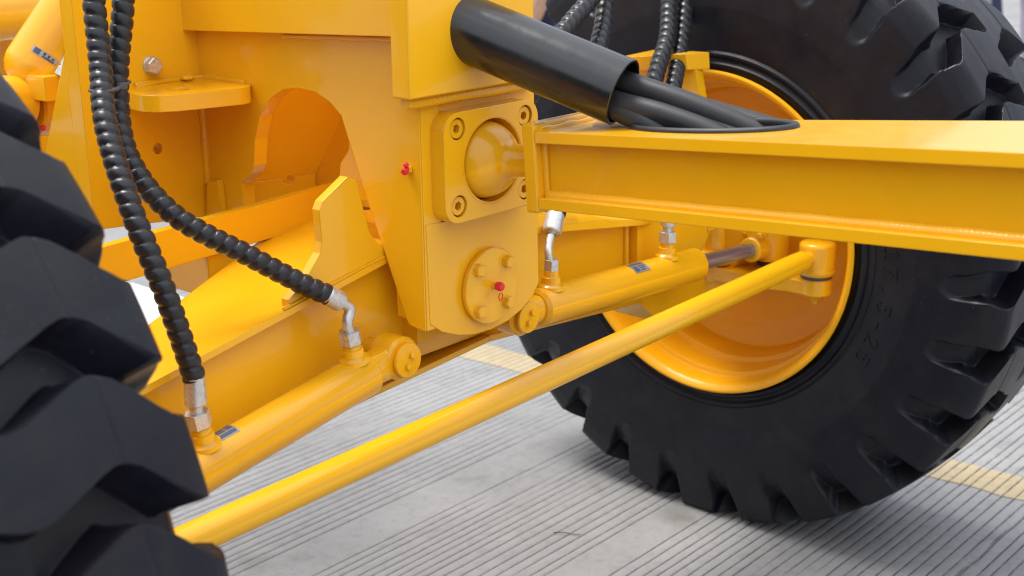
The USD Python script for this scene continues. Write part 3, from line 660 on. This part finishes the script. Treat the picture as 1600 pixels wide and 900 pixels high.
def steering_cylinder(pin, gland, rod_end, br, ports, lab):
    pin, gland, rod_end = map(lambda q: np.asarray(q, float), (pin, gland, rod_end))
    d = unit(gland - pin)
    base = pin + d * 0.055
    n_ = np.linalg.norm(gland - base)
    c = group('steering_cylinder', G)
    br0 = br
    brl = obj('barrel', lathe([(-0.002, 0), (-0.002, br0 * 0.80), (0.004, br0), (n_ * 0.80, br0), (n_ * 0.80 + 0.001, br0 * 0.985), (n_ * 0.80 + 0.002, br0), (n_ - 0.004, br0), (n_, br0 * 0.92), (n_, 0)], base, d, 64), 'yellow_round', c, 35)
    # eye on the pin
    obj('eye', cat(rod(pin + V(0, 0.026, 0), pin + V(0, -0.020, 0), 0.034, 48, 0.004), hull(np.vstack([rod(base + d * 0.004, base + d * 0.006, br0 * 0.72, 24, 0.0005).vertices, rod(pin + V(0, 0.02, 0), pin + V(0, -0.014, 0), 0.026, 24, 0.001).vertices]))), 'yellow_round', c, 35)
    cap = obj('pin_cap', lathe([(0, 0), (0, 0.022), (0.006, 0.022), (0.006, 0.0265), (0.0105, 0.0265), (0.0115, 0.0255), (0.0115, 0)], pin + V(0, -0.020, 0), (0, -1, 0), 48), 'yellow_round', c, 30)
    for t in (0.9, -2.2):
        q = pin + V(0.0075 * math.cos(t), -0.0313, 0.010 * math.sin(t))
        obj('pin_bolt', hexa(q, (0, -1, 0), 0.0052, 0.006, twist=t), 'yellow_round', cap, 25)
    obj('pin', rod(pin + V(0, -0.0205, 0), pin + V(0, 0.06, 0), 0.0185, 32), 'yellow_round', c)
    for p in ports:
        p = np.asarray(p, float)
        u = (p - base) @ d; q = base + d * u
        up_ = unit(V(0, 0, 1) - d * d[2])
        obj('port_boss', lathe([(br0 * 0.80, 0.023), (br0 * 1.02, 0.0225), (br0 * 1.12, 0.0175), (br0 + 0.006, 0.0165), (br0 + 0.016, 0.0160), (br0 + 0.017, 0.0135), (br0 + 0.028, 0.0125), (br0 + 0.028, 0)], q, up_, 40), 'yellow_round', c, 30)
    if rod_end is not None:
        obj('rod', rod(gland - d * 0.01, rod_end, br0 * 0.47, 40, 0.002), 'chrome', c, 40, label='polished chrome piston rod')
    u0, u1, a0, a1 = lab
    label_patch(base, d, br0, u0, u1, a0, a1, (0, 0, 1), brl)
    return base, d
lpin, rpin = V(-0.005, CY, 0.696), V(0.276, CY, 0.694)
lb, ld = steering_cylinder(lpin, (-0.40, CY, 0.630), (-0.60, CY, 0.597), 0.0335, [(-0.083, CY, 0.69), (-0.356, CY, 0.64)], (0.250, 0.284, -0.42, 0.42))
rb, rd = steering_cylinder(rpin, (0.817, CY, 0.6635), (1.025, CY, 0.6495), 0.0335, [(0.367, CY, 0.69), (0.715, CY, 0.67)], (0.255, 0.300, -0.05, 0.80))

# ---- tie rod
ta, tb = V(-0.80, -0.26, 0.6135), V(1.012, -0.26, 0.654)
td = unit(tb - ta); tl = np.linalg.norm(tb - ta)
T = part('tie_rod', lathe([(0, 0), (0, 0.0205), (0.003, 0.0215), (tl - 0.05, 0.0215), (tl - 0.012, 0.0205), (tl - 0.008, 0.0165), (tl, 0.0135), (tl + 0.05, 0.0125), (tl + 0.05, 0)], ta, td, 56), 'yellow_round', smooth=40)
je = tb + td * 0.050
jt = obj('ball_joint', lathe([(-0.042, 0), (-0.042, 0.034), (-0.037, 0.0385), (-0.033, 0.0395), (-0.028, 0.0395), (-0.027, 0.037), (0.016, 0.038), (0.021, 0.0372), (0.025, 0.034), (0.028, 0.026), (0.029, 0)], je, (0.03, 0, 1), 56), 'yellow_round', T, 35)
obj('dust_boot', lathe([(-0.050, 0), (-0.050, 0.030), (-0.046, 0.033), (-0.042, 0.034), (-0.042, 0)], je, (0.03, 0, 1), 40), 'label_dark', T, 40, label='dark dust boot under the ball joint')

# ---- steering knuckle and links at the far wheel
K = group('steering_knuckle', G)
kx, ky = 1.045, -0.02
obj('king_pin', cat(rod((kx, ky, 0.54), (kx, ky, 0.735), 0.036, 48, 0.004), rod((kx, ky, 0.735), (kx, ky, 0.75), 0.042, 48, 0.004)), 'yellow_round', K, 35)
obj('clamp_ring', lathe([(0, 0.036), (0, 0.050), (0.003, 0.053), (0.028, 0.053), (0.031, 0.050), (0.031, 0.036)], (kx, ky, 0.605), (0, 0, 1), 48), 'yellow_round', K, 35)
obj('knuckle_body', to_tm(m3.Manifold.batch_hull([m3.Manifold.sphere(r, 40).translate(c) for c, r in (((kx + 0.02, ky + 0.02, 0.66), 0.058), ((kx + 0.11, 0.0, 0.66), 0.085), ((kx + 0.02, ky, 0.57), 0.055))])), 'yellow_round', K, 40)
jx, jy = float(je[0]), float(je[1])
arm = sg.Polygon([(kx - 0.03, ky + 0.0), (kx + 0.04, ky - 0.02), (kx + 0.045, ky - 0.10), (jx + 0.030, jy + 0.05), (jx + 0.030, jy), (jx + 0.015, jy - 0.028), (jx - 0.015, jy - 0.028), (jx - 0.030, jy), (jx - 0.032, jy + 0.05), (kx - 0.045, ky - 0.10)]).buffer(0.006).buffer(-0.006)
am = obj('steering_arm', prism(arm, (0, 0, 0.574), (1, 0, 0), (0, 1, 0), 0.028), 'yellow', K)
obj('arm_eye', lathe([(0, 0), (0, 0.030), (0.003, 0.033), (0.033, 0.033), (0.036, 0.030), (0.036, 0)], (jx, jy, 0.571), (0, 0, 1), 40), 'yellow_round', am, 35)
obj('castle_nut', cat(hexa((jx, jy, 0.571), (0, 0, -1), 0.015, 0.013), rod((jx, jy, 0.558), (jx, jy, 0.550), 0.008, 20, 0.001)), 'yellow_round', am, 25)
# clamp eye of the piston rod
re_ = V(1.025, CY, 0.6495); rdx = unit(re_ - V(0.817, CY, 0.6635))
rc = obj('rod_clamp', cat(rod(re_ - rdx * 0.005, re_ + rdx * 0.040, 0.026, 40, 0.003), box(re_[0] + 0.002, re_[0] + 0.030, CY - 0.014, CY + 0.014, re_[2] + 0.015, re_[2] + 0.043, 0.003)), 'yellow_round', K, 35)
for q in (0.006, 0.024):
    for sy in (-1, 1): obj('clamp_bolt', hexa(re_ + V(q, sy * 0.014, 0.034), (0, sy, 0), 0.0072, 0.008), 'yellow_round', rc, 25)
obj('rod_joint', lathe([(-0.034, 0), (-0.034, 0.036), (-0.028, 0.040), (0.024, 0.041), (0.032, 0.039), (0.037, 0.032), (0.038, 0)], (re_[0] + 0.078, CY, re_[2] - 0.0), (0, 0, 1), 48), 'yellow_round', K, 35)
obj('rod_joint_boot', lathe([(-0.046, 0), (-0.046, 0.024), (-0.036, 0.029), (-0.030, 0.030), (-0.030, 0)], (re_[0] + 0.078, CY, re_[2]), (0, 0, 1), 40), 'label_dark', K, 40, label='dark dust boot under the rod joint')
obj('joint_arm', hull([(x, y, z) for x, y in ((kx - 0.04, ky - 0.01), (kx + 0.05, ky - 0.01), (re_[0] + 0.105, CY - 0.025), (re_[0] + 0.05, CY - 0.025)) for z in (0.567, 0.600)]), 'yellow', K)
fl = obj('hub_flange', lathe([(0, 0.0), (0, 0.112), (0.004, 0.118), (0.020, 0.118), (0.022, 0.105)], (XF - 0.150, 0.0, ZC), (1, 0, 0), 64), 'yellow_round', K, 35)
for k in range(8):
    a = 2 * PI * k / 8 + 0.35
    obj('flange_bolt', hexa((XF - 0.150, 0.094 * math.cos(a), ZC + 0.094 * math.sin(a)), (-1, 0, 0), 0.010, 0.010, twist=a), 'yellow_round', fl, 25)
# lean bracket above the axle end
lb_ = obj('lean_bracket', hull([(0.885, 0.125, 1.018), (0.915, -0.03, 1.028), (0.885, 0.125, 1.044), (0.905, -0.03, 1.060), (0.97, 0.085, 1.056), (0.96, -0.05, 1.060), (0.965, -0.05, 1.026), (0.97, 0.085, 1.028)]), 'yellow', K)
obj('bracket_web', prism(sg.Polygon([(0.10, 1.018), (-0.038, 1.030), (-0.075, 0.86), (-0.08, 0.70), (0.06, 0.70)]), (0.93, 0, 0), (0, 1, 0), (0, 0, 1), 0.025), 'yellow', lb_)

# ---- spiral wrapped hoses
def end_straight(p_top, p_nut, p_port, parent):
    p_top, p_nut, p_port = map(lambda q: np.asarray(q, float), (p_top, p_nut, p_port))
    d = unit(p_nut - p_top); h = np.linalg.norm(p_nut - p_top)
    obj('ferrule', lathe([(-0.004, 0.012), (-0.002, 0.0140), (h * 0.72, 0.0152), (h * 0.78, 0.0140), (h * 0.80, 0.0095), (h + 0.006, 0.0090)], p_top, d, 36), 'zinc', parent, 35, label='crimped zinc hose end')
    d2 = unit(p_port - p_nut); h2 = np.linalg.norm(p_port - p_nut)
    obj('union_nut', hexa(p_nut, d2, 0.0172, h2, 0.1), 'zinc', parent, 25, label='zinc union nut')
HR, HP, HA = 0.0158, 0.0172, 0.0045
la_port = lb + ld * ((V(-0.356, CY, 0.64) - lb) @ ld); up_l = unit(V(0, 0, 1) - ld * ld[2])
pa = la_port + up_l * 0.058
hA = part('wrapped_hose', spiral([(-0.318, 0.105, 1.30), (-0.322, 0.10, 1.241), (-0.337, 0.075, 1.16), (-0.378, 0.01, 1.087), (-0.400, -0.065, 0.99), (-0.392, -0.112, 0.885), (-0.372, -0.124, 0.785), (-0.368, -0.125, 0.765)], HR, HP, HA, seed=1), 'hose', smooth=50, label='black spiral wrapped hose running straight down to the outer port of the near cylinder')
end_straight((-0.368, -0.125, 0.764), pa + up_l * 0.024, pa + up_l * 0.0, hA)
lb_port = lb + ld * ((V(-0.083, CY, 0.69) - lb) @ ld); pb = lb_port + up_l * 0.058
hB = part('wrapped_hose', spiral([(-0.268, 0.105, 1.30), (-0.276, 0.10, 1.238), (-0.300, 0.096, 1.127), (-0.317, 0.062, 1.035), (-0.297, 0.003, 0.959), (-0.215, -0.06, 0.888), (-0.150, -0.098, 0.838), (-0.120, -0.113, 0.8185)], HR, HP, HA, seed=2), 'hose', smooth=50, label='black spiral wrapped hose curving across to the inner port of the near cylinder')
e0 = V(-0.120, -0.113, 0.8185); e1 = V(-0.101, -0.1185, 0.804)
obj('ferrule', lathe([(-0.004, 0.013), (0.0, 0.0150), (0.018, 0.0155), (0.024, 0.0140), (0.026, 0.0085), (0.030, 0.008)], e0, e1 - e0, 36), 'zinc', hB, 35, label='crimped zinc hose end')
obj('elbow_pipe', sweep([e1 - unit(e1 - e0) * 0.006, e1 + unit(e1 - e0) * 0.004, (-0.0885, -0.122, 0.792), pb + up_l * 0.034, pb + up_l * 0.016], 0.0082, 0.002, 24), 'zinc', hB, 50, label='bent zinc elbow pipe')
obj('union_nut', hexa(pb + up_l * 0.020, -up_l, 0.0172, 0.022, 0.1), 'zinc', hB, 25, label='zinc union nut')
# cable tie round both hoses
pA_, pB_ = V(-0.353, 0.050, 1.128), V(-0.300, 0.096, 1.128)
dx_ = unit(pB_ - pA_); ny_ = unit(np.cross(dx_, V(0, 0, 1)))
ring = []
for a in np.linspace(-PI / 2, PI * 1.5, 49):
    cth, sth = math.cos(a), math.sin(a)
    c = pB_ if cth > 0.02 else (pA_ if cth < -0.02 else (pA_ + pB_) / 2)
    ring.append(c + (dx_ * cth + ny_ * sth) * 0.0165)
tq = (pA_ + pB_) / 2 + ny_ * 0.0165
part('cable_tie', cat(sweep(ring, 0.0024, 0.004, 8), box(tq[0] - 0.006, tq[0] + 0.006, tq[1] - 0.004, tq[1] + 0.004, 1.1235, 1.1325, 0.001)), 'label_dark', label='black cable tie holding two wrapped hoses together')

up_r = unit(V(0, 0, 1) - rd * rd[2])
ra = rb + rd * ((V(0.367, CY, 0.69) - rb) @ rd) + up_r * 0.058
rp2 = rb + rd * ((V(0.715, CY, 0.67) - rb) @ rd) + up_r * 0.058
# far pair, inner: goes down behind the drawbar to the inner port
hC = part('wrapped_hose', spiral([(0.835, 0.11, 1.28), (0.818, 0.10, 1.215), (0.786, 0.080, 1.169), (0.741, 0.050, 1.125), (0.687, 0.020, 1.088), (0.612, -0.020, 1.023), (0.55, -0.05, 0.95), (0.47, -0.075, 0.880), (0.436, -0.090, 0.850), (0.420, -0.095, 0.834)], 0.0175, 0.0215, 0.0058, seed=3), 'hose', smooth=50, label='black spiral wrapped hose behind the drawbar to the inner port of the far cylinder')
q0 = V(0.420, -0.095, 0.834); q1 = ra + V(0.014, 0.010, 0.040)
obj('ferrule', lathe([(-0.004, 0.012), (0.0, 0.0160), (0.034, 0.0168), (0.038, 0.0150), (0.040, 0.008), (0.042, 0.008)], q0, V(0.376, -0.115, 0.788) - q0, 36), 'zinc', hC, 35, label='crimped zinc hose end')
obj('elbow_pipe', sweep([q0 + (V(0.376, -0.115, 0.788) - q0) * 0.55, (0.379, -0.113, 0.791), (0.369, -0.121, 0.776), ra + up_r * 0.010], 0.0072, 0.002, 24), 'zinc', hC, 50, label='bent zinc elbow pipe')
obj('union_nut', hexa(ra + up_r * 0.022, -up_r, 0.0135, 0.022, 0.1), 'zinc', hC, 25, label='zinc union nut')
hD = part('wrapped_hose', spiral([(0.82, 0.06, 1.27), (0.769, 0.06, 1.219), (0.701, 0.05, 1.175), (0.646, 0.04, 1.150), (0.596, 0.03, 1.126), (0.528, 0.02, 1.087), (0.48, 0.02, 1.01)], 0.0175, 0.0215, 0.0058, seed=4), 'hose', smooth=50, label='black spiral wrapped hose slanting behind the black sleeve')
hE = part('wrapped_hose', spiral([(1.05, 0.11, 1.25), (1.043, 0.10, 1.190), (1.006, 0.08, 1.154), (0.928, 0.03, 1.085), (0.815, -0.02, 1.008), (0.755, -0.07, 0.92), (0.722, -0.115, 0.845), (rp2[0], rp2[1], rp2[2] + 0.075)], 0.0180, 0.0215, 0.0058, seed=5), 'hose', smooth=50, label='black spiral wrapped hose to the outer port of the far cylinder')
end_straight(rp2 + up_r * 0.075, rp2 + up_r * 0.022, rp2, hE)
hF = part('wrapped_hose', spiral([(1.11, 0.10, 1.25), (1.095, 0.09, 1.187), (1.053, 0.07, 1.151), (0.964, 0.02, 1.070), (0.848, -0.04, 0.991), (0.761, -0.08, 0.913), (0.74, -0.06, 0.82)], 0.0175, 0.0215, 0.0058, seed=6), 'hose', smooth=50, label='black spiral wrapped hose in front of the far rim')

# ---- lift cylinder at the left edge, in front of the cross plate
c0, c1 = V(-0.154, 0.60, 1.058), V(0.121, 0.50, 1.43)
cd = unit(c1 - c0); cl_ = np.linalg.norm(c1 - c0)
LC = group('lift_cylinder', G)
bl = obj('barrel', lathe([(0, 0), (0, 0.036), (0.008, 0.050), (0.022, 0.060), (0.034, 0.0635), (0.040, 0.064), (cl_, 0.064), (cl_, 0)], c0, cd, 64), 'yellow_round', LC, 35)
tocam = unit(np.cross(cd, np.cross(EYE - c0, cd)))
label_patch(c0, cd, 0.064, 0.058, 0.069, -0.50, 0.22, tuple(tocam), bl)
pq = V(-0.150, 0.505, 1.078)
obj('port_block', hull([pq + V(a, b, c_) for a in (-0.030, 0.008) for b in (-0.006, 0.09) for c_ in (-0.028, 0.012)]), 'yellow', LC)
hd = unit(V(0.55, -0.20, 0.80))
obj('hose_end', cat(hexa(pq + hd * 0.010, hd, 0.0165, 0.016, 0.1), lathe([(0.026, 0.013), (0.028, 0.0155), (0.046, 0.0155), (0.048, 0.012)], pq, hd, 28)), 'zinc', LC, 25, label='zinc hose end on the lift cylinder')
obj('cylinder_hose', spiral([pq + hd * 0.044, pq + hd * 0.075, pq + hd * 0.12 + V(0, 0, 0.02), pq + hd * 0.2 + V(0, 0, 0.06)], 0.0165, 0.0165, 0.0045, seed=8), 'hose', LC, 50, label='black wrapped hose of the lift cylinder')
obj('pin_housing', lathe([(0, 0), (0, 0.040), (0.006, 0.046), (0.12, 0.046), (0.123, 0.044), (0.123, 0)], (-0.172, 0.585, 1.040), (-0.93, -0.15, 0.10), 48), 'yellow_round', LC, 35)
obj('eye', lathe([(0, 0), (0, 0.044), (0.004, 0.048), (0.05, 0.048), (0.054, 0.044), (0.054, 0)], (-0.112, 0.60, 1.022), (-0.93, -0.15, 0.10), 48), 'yellow_round', LC, 35)
obj('nipple_cap', to_tm(m3.Manifold.sphere(0.0055, 20).translate((-0.160, 0.555, 0.998))), 'red', LC, 40, label='small red grease cap')
part('mounting_plate', prism(sg.Polygon([(-0.5, 0.80), (-0.02, 0.80), (-0.02, 1.00), (-0.22, 1.00), (-0.5, 0.92)]), (0, 0.74, 0), (1, 0, 0), (0, 0, 1), -0.03))
part('cross_tube', lathe([(0, 0), (0, 0.055), (1.5, 0.055), (1.5, 0)], (-0.9, 1.0, 1.135), (1, -0.0, 0.02), 64), 'yellow_round', smooth=40)
part('front_plate', box(-0.9, 0.5, 1.08, 1.12, 0.98, 1.30, 0.004))

# ================================================================== PEOPLE in the background
def person(x, y, facing, trousers, top, label, stride=0.1, s=1.0):
    P = group('person', label=label, category='person')
    c, sn = math.cos(facing), math.sin(facing)
    def W(p): return V(x + s * (p[0] * c - p[1] * sn), y + s * (p[0] * sn + p[1] * c), s * p[2])
    def chain(js):
        return [m3.Manifold.batch_hull([m3.Manifold.sphere(r0 * s, 24).translate(tuple(W(a))), m3.Manifold.sphere(r1 * s, 24).translate(tuple(W(b)))]) for (a, r0), (b, r1) in zip(js[:-1], js[1:])]
    def skin(parts, length=0.02, it=8):
        m = m3.Manifold.batch_boolean(parts, m3.OpType.Add).refine_to_length(length * s)
        t = to_tm(m); t.merge_vertices(); trimesh.smoothing.filter_taubin(t, iterations=it); return t
    # body: head, neck, torso core, arms, hands in one surface
    parts = chain([((0, 0, 1.40), .060), ((0, 0.01, 1.53), .052)])
    parts += [m3.Manifold.batch_hull([m3.Manifold.sphere(0.078 * s, 32).translate(tuple(W((0, 0.01, 1.66)))), m3.Manifold.sphere(0.055 * s, 24).translate(tuple(W((0, 0.045, 1.585))))])]
    parts += chain([((0, 0.085, 1.635), .013), ((0, 0.102, 1.612), .015)])
    for q in (-1, 1):
        parts += chain([((q * .077, 0, 1.65), .018), ((q * .080, -.005, 1.62), .014)])
        sh, el, wr = (q * .19, 0, 1.40), (q * .25, -.02, 1.12), (q * .24, .08, .88)
        parts += chain([((0, 0, 1.38), .08), (sh, .055), (el, .042), (wr, .030)])
        palm = (q * .24, .11, .80)
        parts += chain([(wr, .027), (palm, .032)])
        for k in range(4):
            o = -0.024 + 0.016 * k; ln = (.070, .080, .076, .060)[k]
            parts += chain([((q * .24 + 0.0, .11 + o, .79), .010), ((q * .238, .115 + o, .79 - ln * .6), .009), ((q * .228, .120 + o, .79 - ln), .008)])
        parts += chain([((q * .232, .135, .82), .011), ((q * .222, .150, .79), .010), ((q * .218, .152, .765), .009)])
    obj('body', skin(parts, .018, 6), 'skin', P, 60)
    tor = [m3.Manifold.batch_hull([m3.Manifold.sphere(r * s, 24).translate(tuple(W(p))) for p, r in (((-.13, 0, 1.40), .075), ((.13, 0, 1.40), .075), ((-.10, 0.01, 1.15), .10), ((.10, 0.01, 1.15), .10))]),
           m3.Manifold.batch_hull([m3.Manifold.sphere(r * s, 24).translate(tuple(W(p))) for p, r in (((-.10, 0.01, 1.15), .10), ((.10, 0.01, 1.15), .10), ((-.11, 0, .96), .095), ((.11, 0, .96), .095))])]
    for q in (-1, 1): tor += chain([((q * .15, 0, 1.40), .072), ((q * .195, 0, 1.40), .068), ((q * .235, -.015, 1.20), .060)])
    obj('shirt', skin(tor), top, P, 60)
    leg = [m3.Manifold.batch_hull([m3.Manifold.sphere(r * s, 24).translate(tuple(W(p))) for p, r in (((-.10, 0, .97), .10), ((.10, 0, .97), .10), ((-.09, 0, .86), .105), ((.09, 0, .86), .105))])]
    for q in (-1, 1):
        leg += chain([((q * .095, 0, .88), .105), ((q * .11, q * stride * .4 + .015, .50), .078), ((q * .12, q * stride, .12), .066), ((q * .12, q * stride, .08), .068)])
    t = skin(leg, .018, 6)
    nrm = t.vertex_normals; t.vertices += nrm * (0.012 * (meshkit.noise(t.vertices * [14, 14, 9]) - 0.5))[:, None]
    obj('trousers', t, trousers, P, 60)
    for q in (-1, 1):
        obj('shoe', skin(chain([((q * .12, q * stride - .05, .045), .045), ((q * .125, q * stride + .06, .045), .042), ((q * .13, q * stride + .15, .035), .033)]), .015, 6), 'shoe', P, 60)
    hp = to_tm(m3.Manifold.batch_hull([m3.Manifold.sphere(0.083 * s, 32).translate(tuple(W((0, -0.004, 1.685)))), m3.Manifold.sphere(0.07 * s, 32).translate(tuple(W((0, -0.03, 1.64))))]))
    obj('hair', hp, 'hair', P, 60)
person(3.02, 2.02, 0.6, 'navy', 'shirt', 'person in dark navy trousers standing behind the far tyre, beside the bolster', 0.06)
person(7.95, 1.82, 2.4, 'lilac', 'shirt', 'blurred person in pale grey trousers standing far off, right of the others', 0.14)
person(8.35, 2.55, 2.0, 'lilac', 'shirt', 'blurred person in pale grey trousers standing far off, just above the tyre edge', 0.10)
person(10.8, 3.35, 2.9, 'navy', 'shirt', 'blurred person in dark trousers, farthest of the people behind the tyre', 0.18)

# ================================================================== LITTER on the ground
obj('twig', sweep([(0.752, 0.186, 0.004), (0.765, 0.165, 0.006), (0.772, 0.150, 0.004), (0.784, 0.132, 0.004)], lambda s, th: 0.0013 * (1 - 6 * s), 0.004, 8), 'twig', label='thin dark twig lying on the concrete below the tie rod', category='twig')
def leaf(x, y, a, l):
    n = 9; pts = []
    for k in range(n):
        t = k / (n - 1); w = l * 0.25 * math.sin(PI * t) ** 0.8
        for q in (-1, 0, 1): pts.append((t * l - l / 2, q * w, 0.003 + (0.004 if q else 0) + 0.003 * math.sin(t * 5)))
    v = np.array(pts); c, s_ = math.cos(a), math.sin(a)
    v = np.stack([x + v[:, 0] * c - v[:, 1] * s_, y + v[:, 0] * s_ + v[:, 1] * c, v[:, 2]], 1)
    f = []
    for k in range(n - 1):
        for q in (0, 1):
            b = 3 * k + q; f += [[b, b + 3, b + 4], [b, b + 4, b + 1]]
    return trimesh.Trimesh(v, f, process=False)
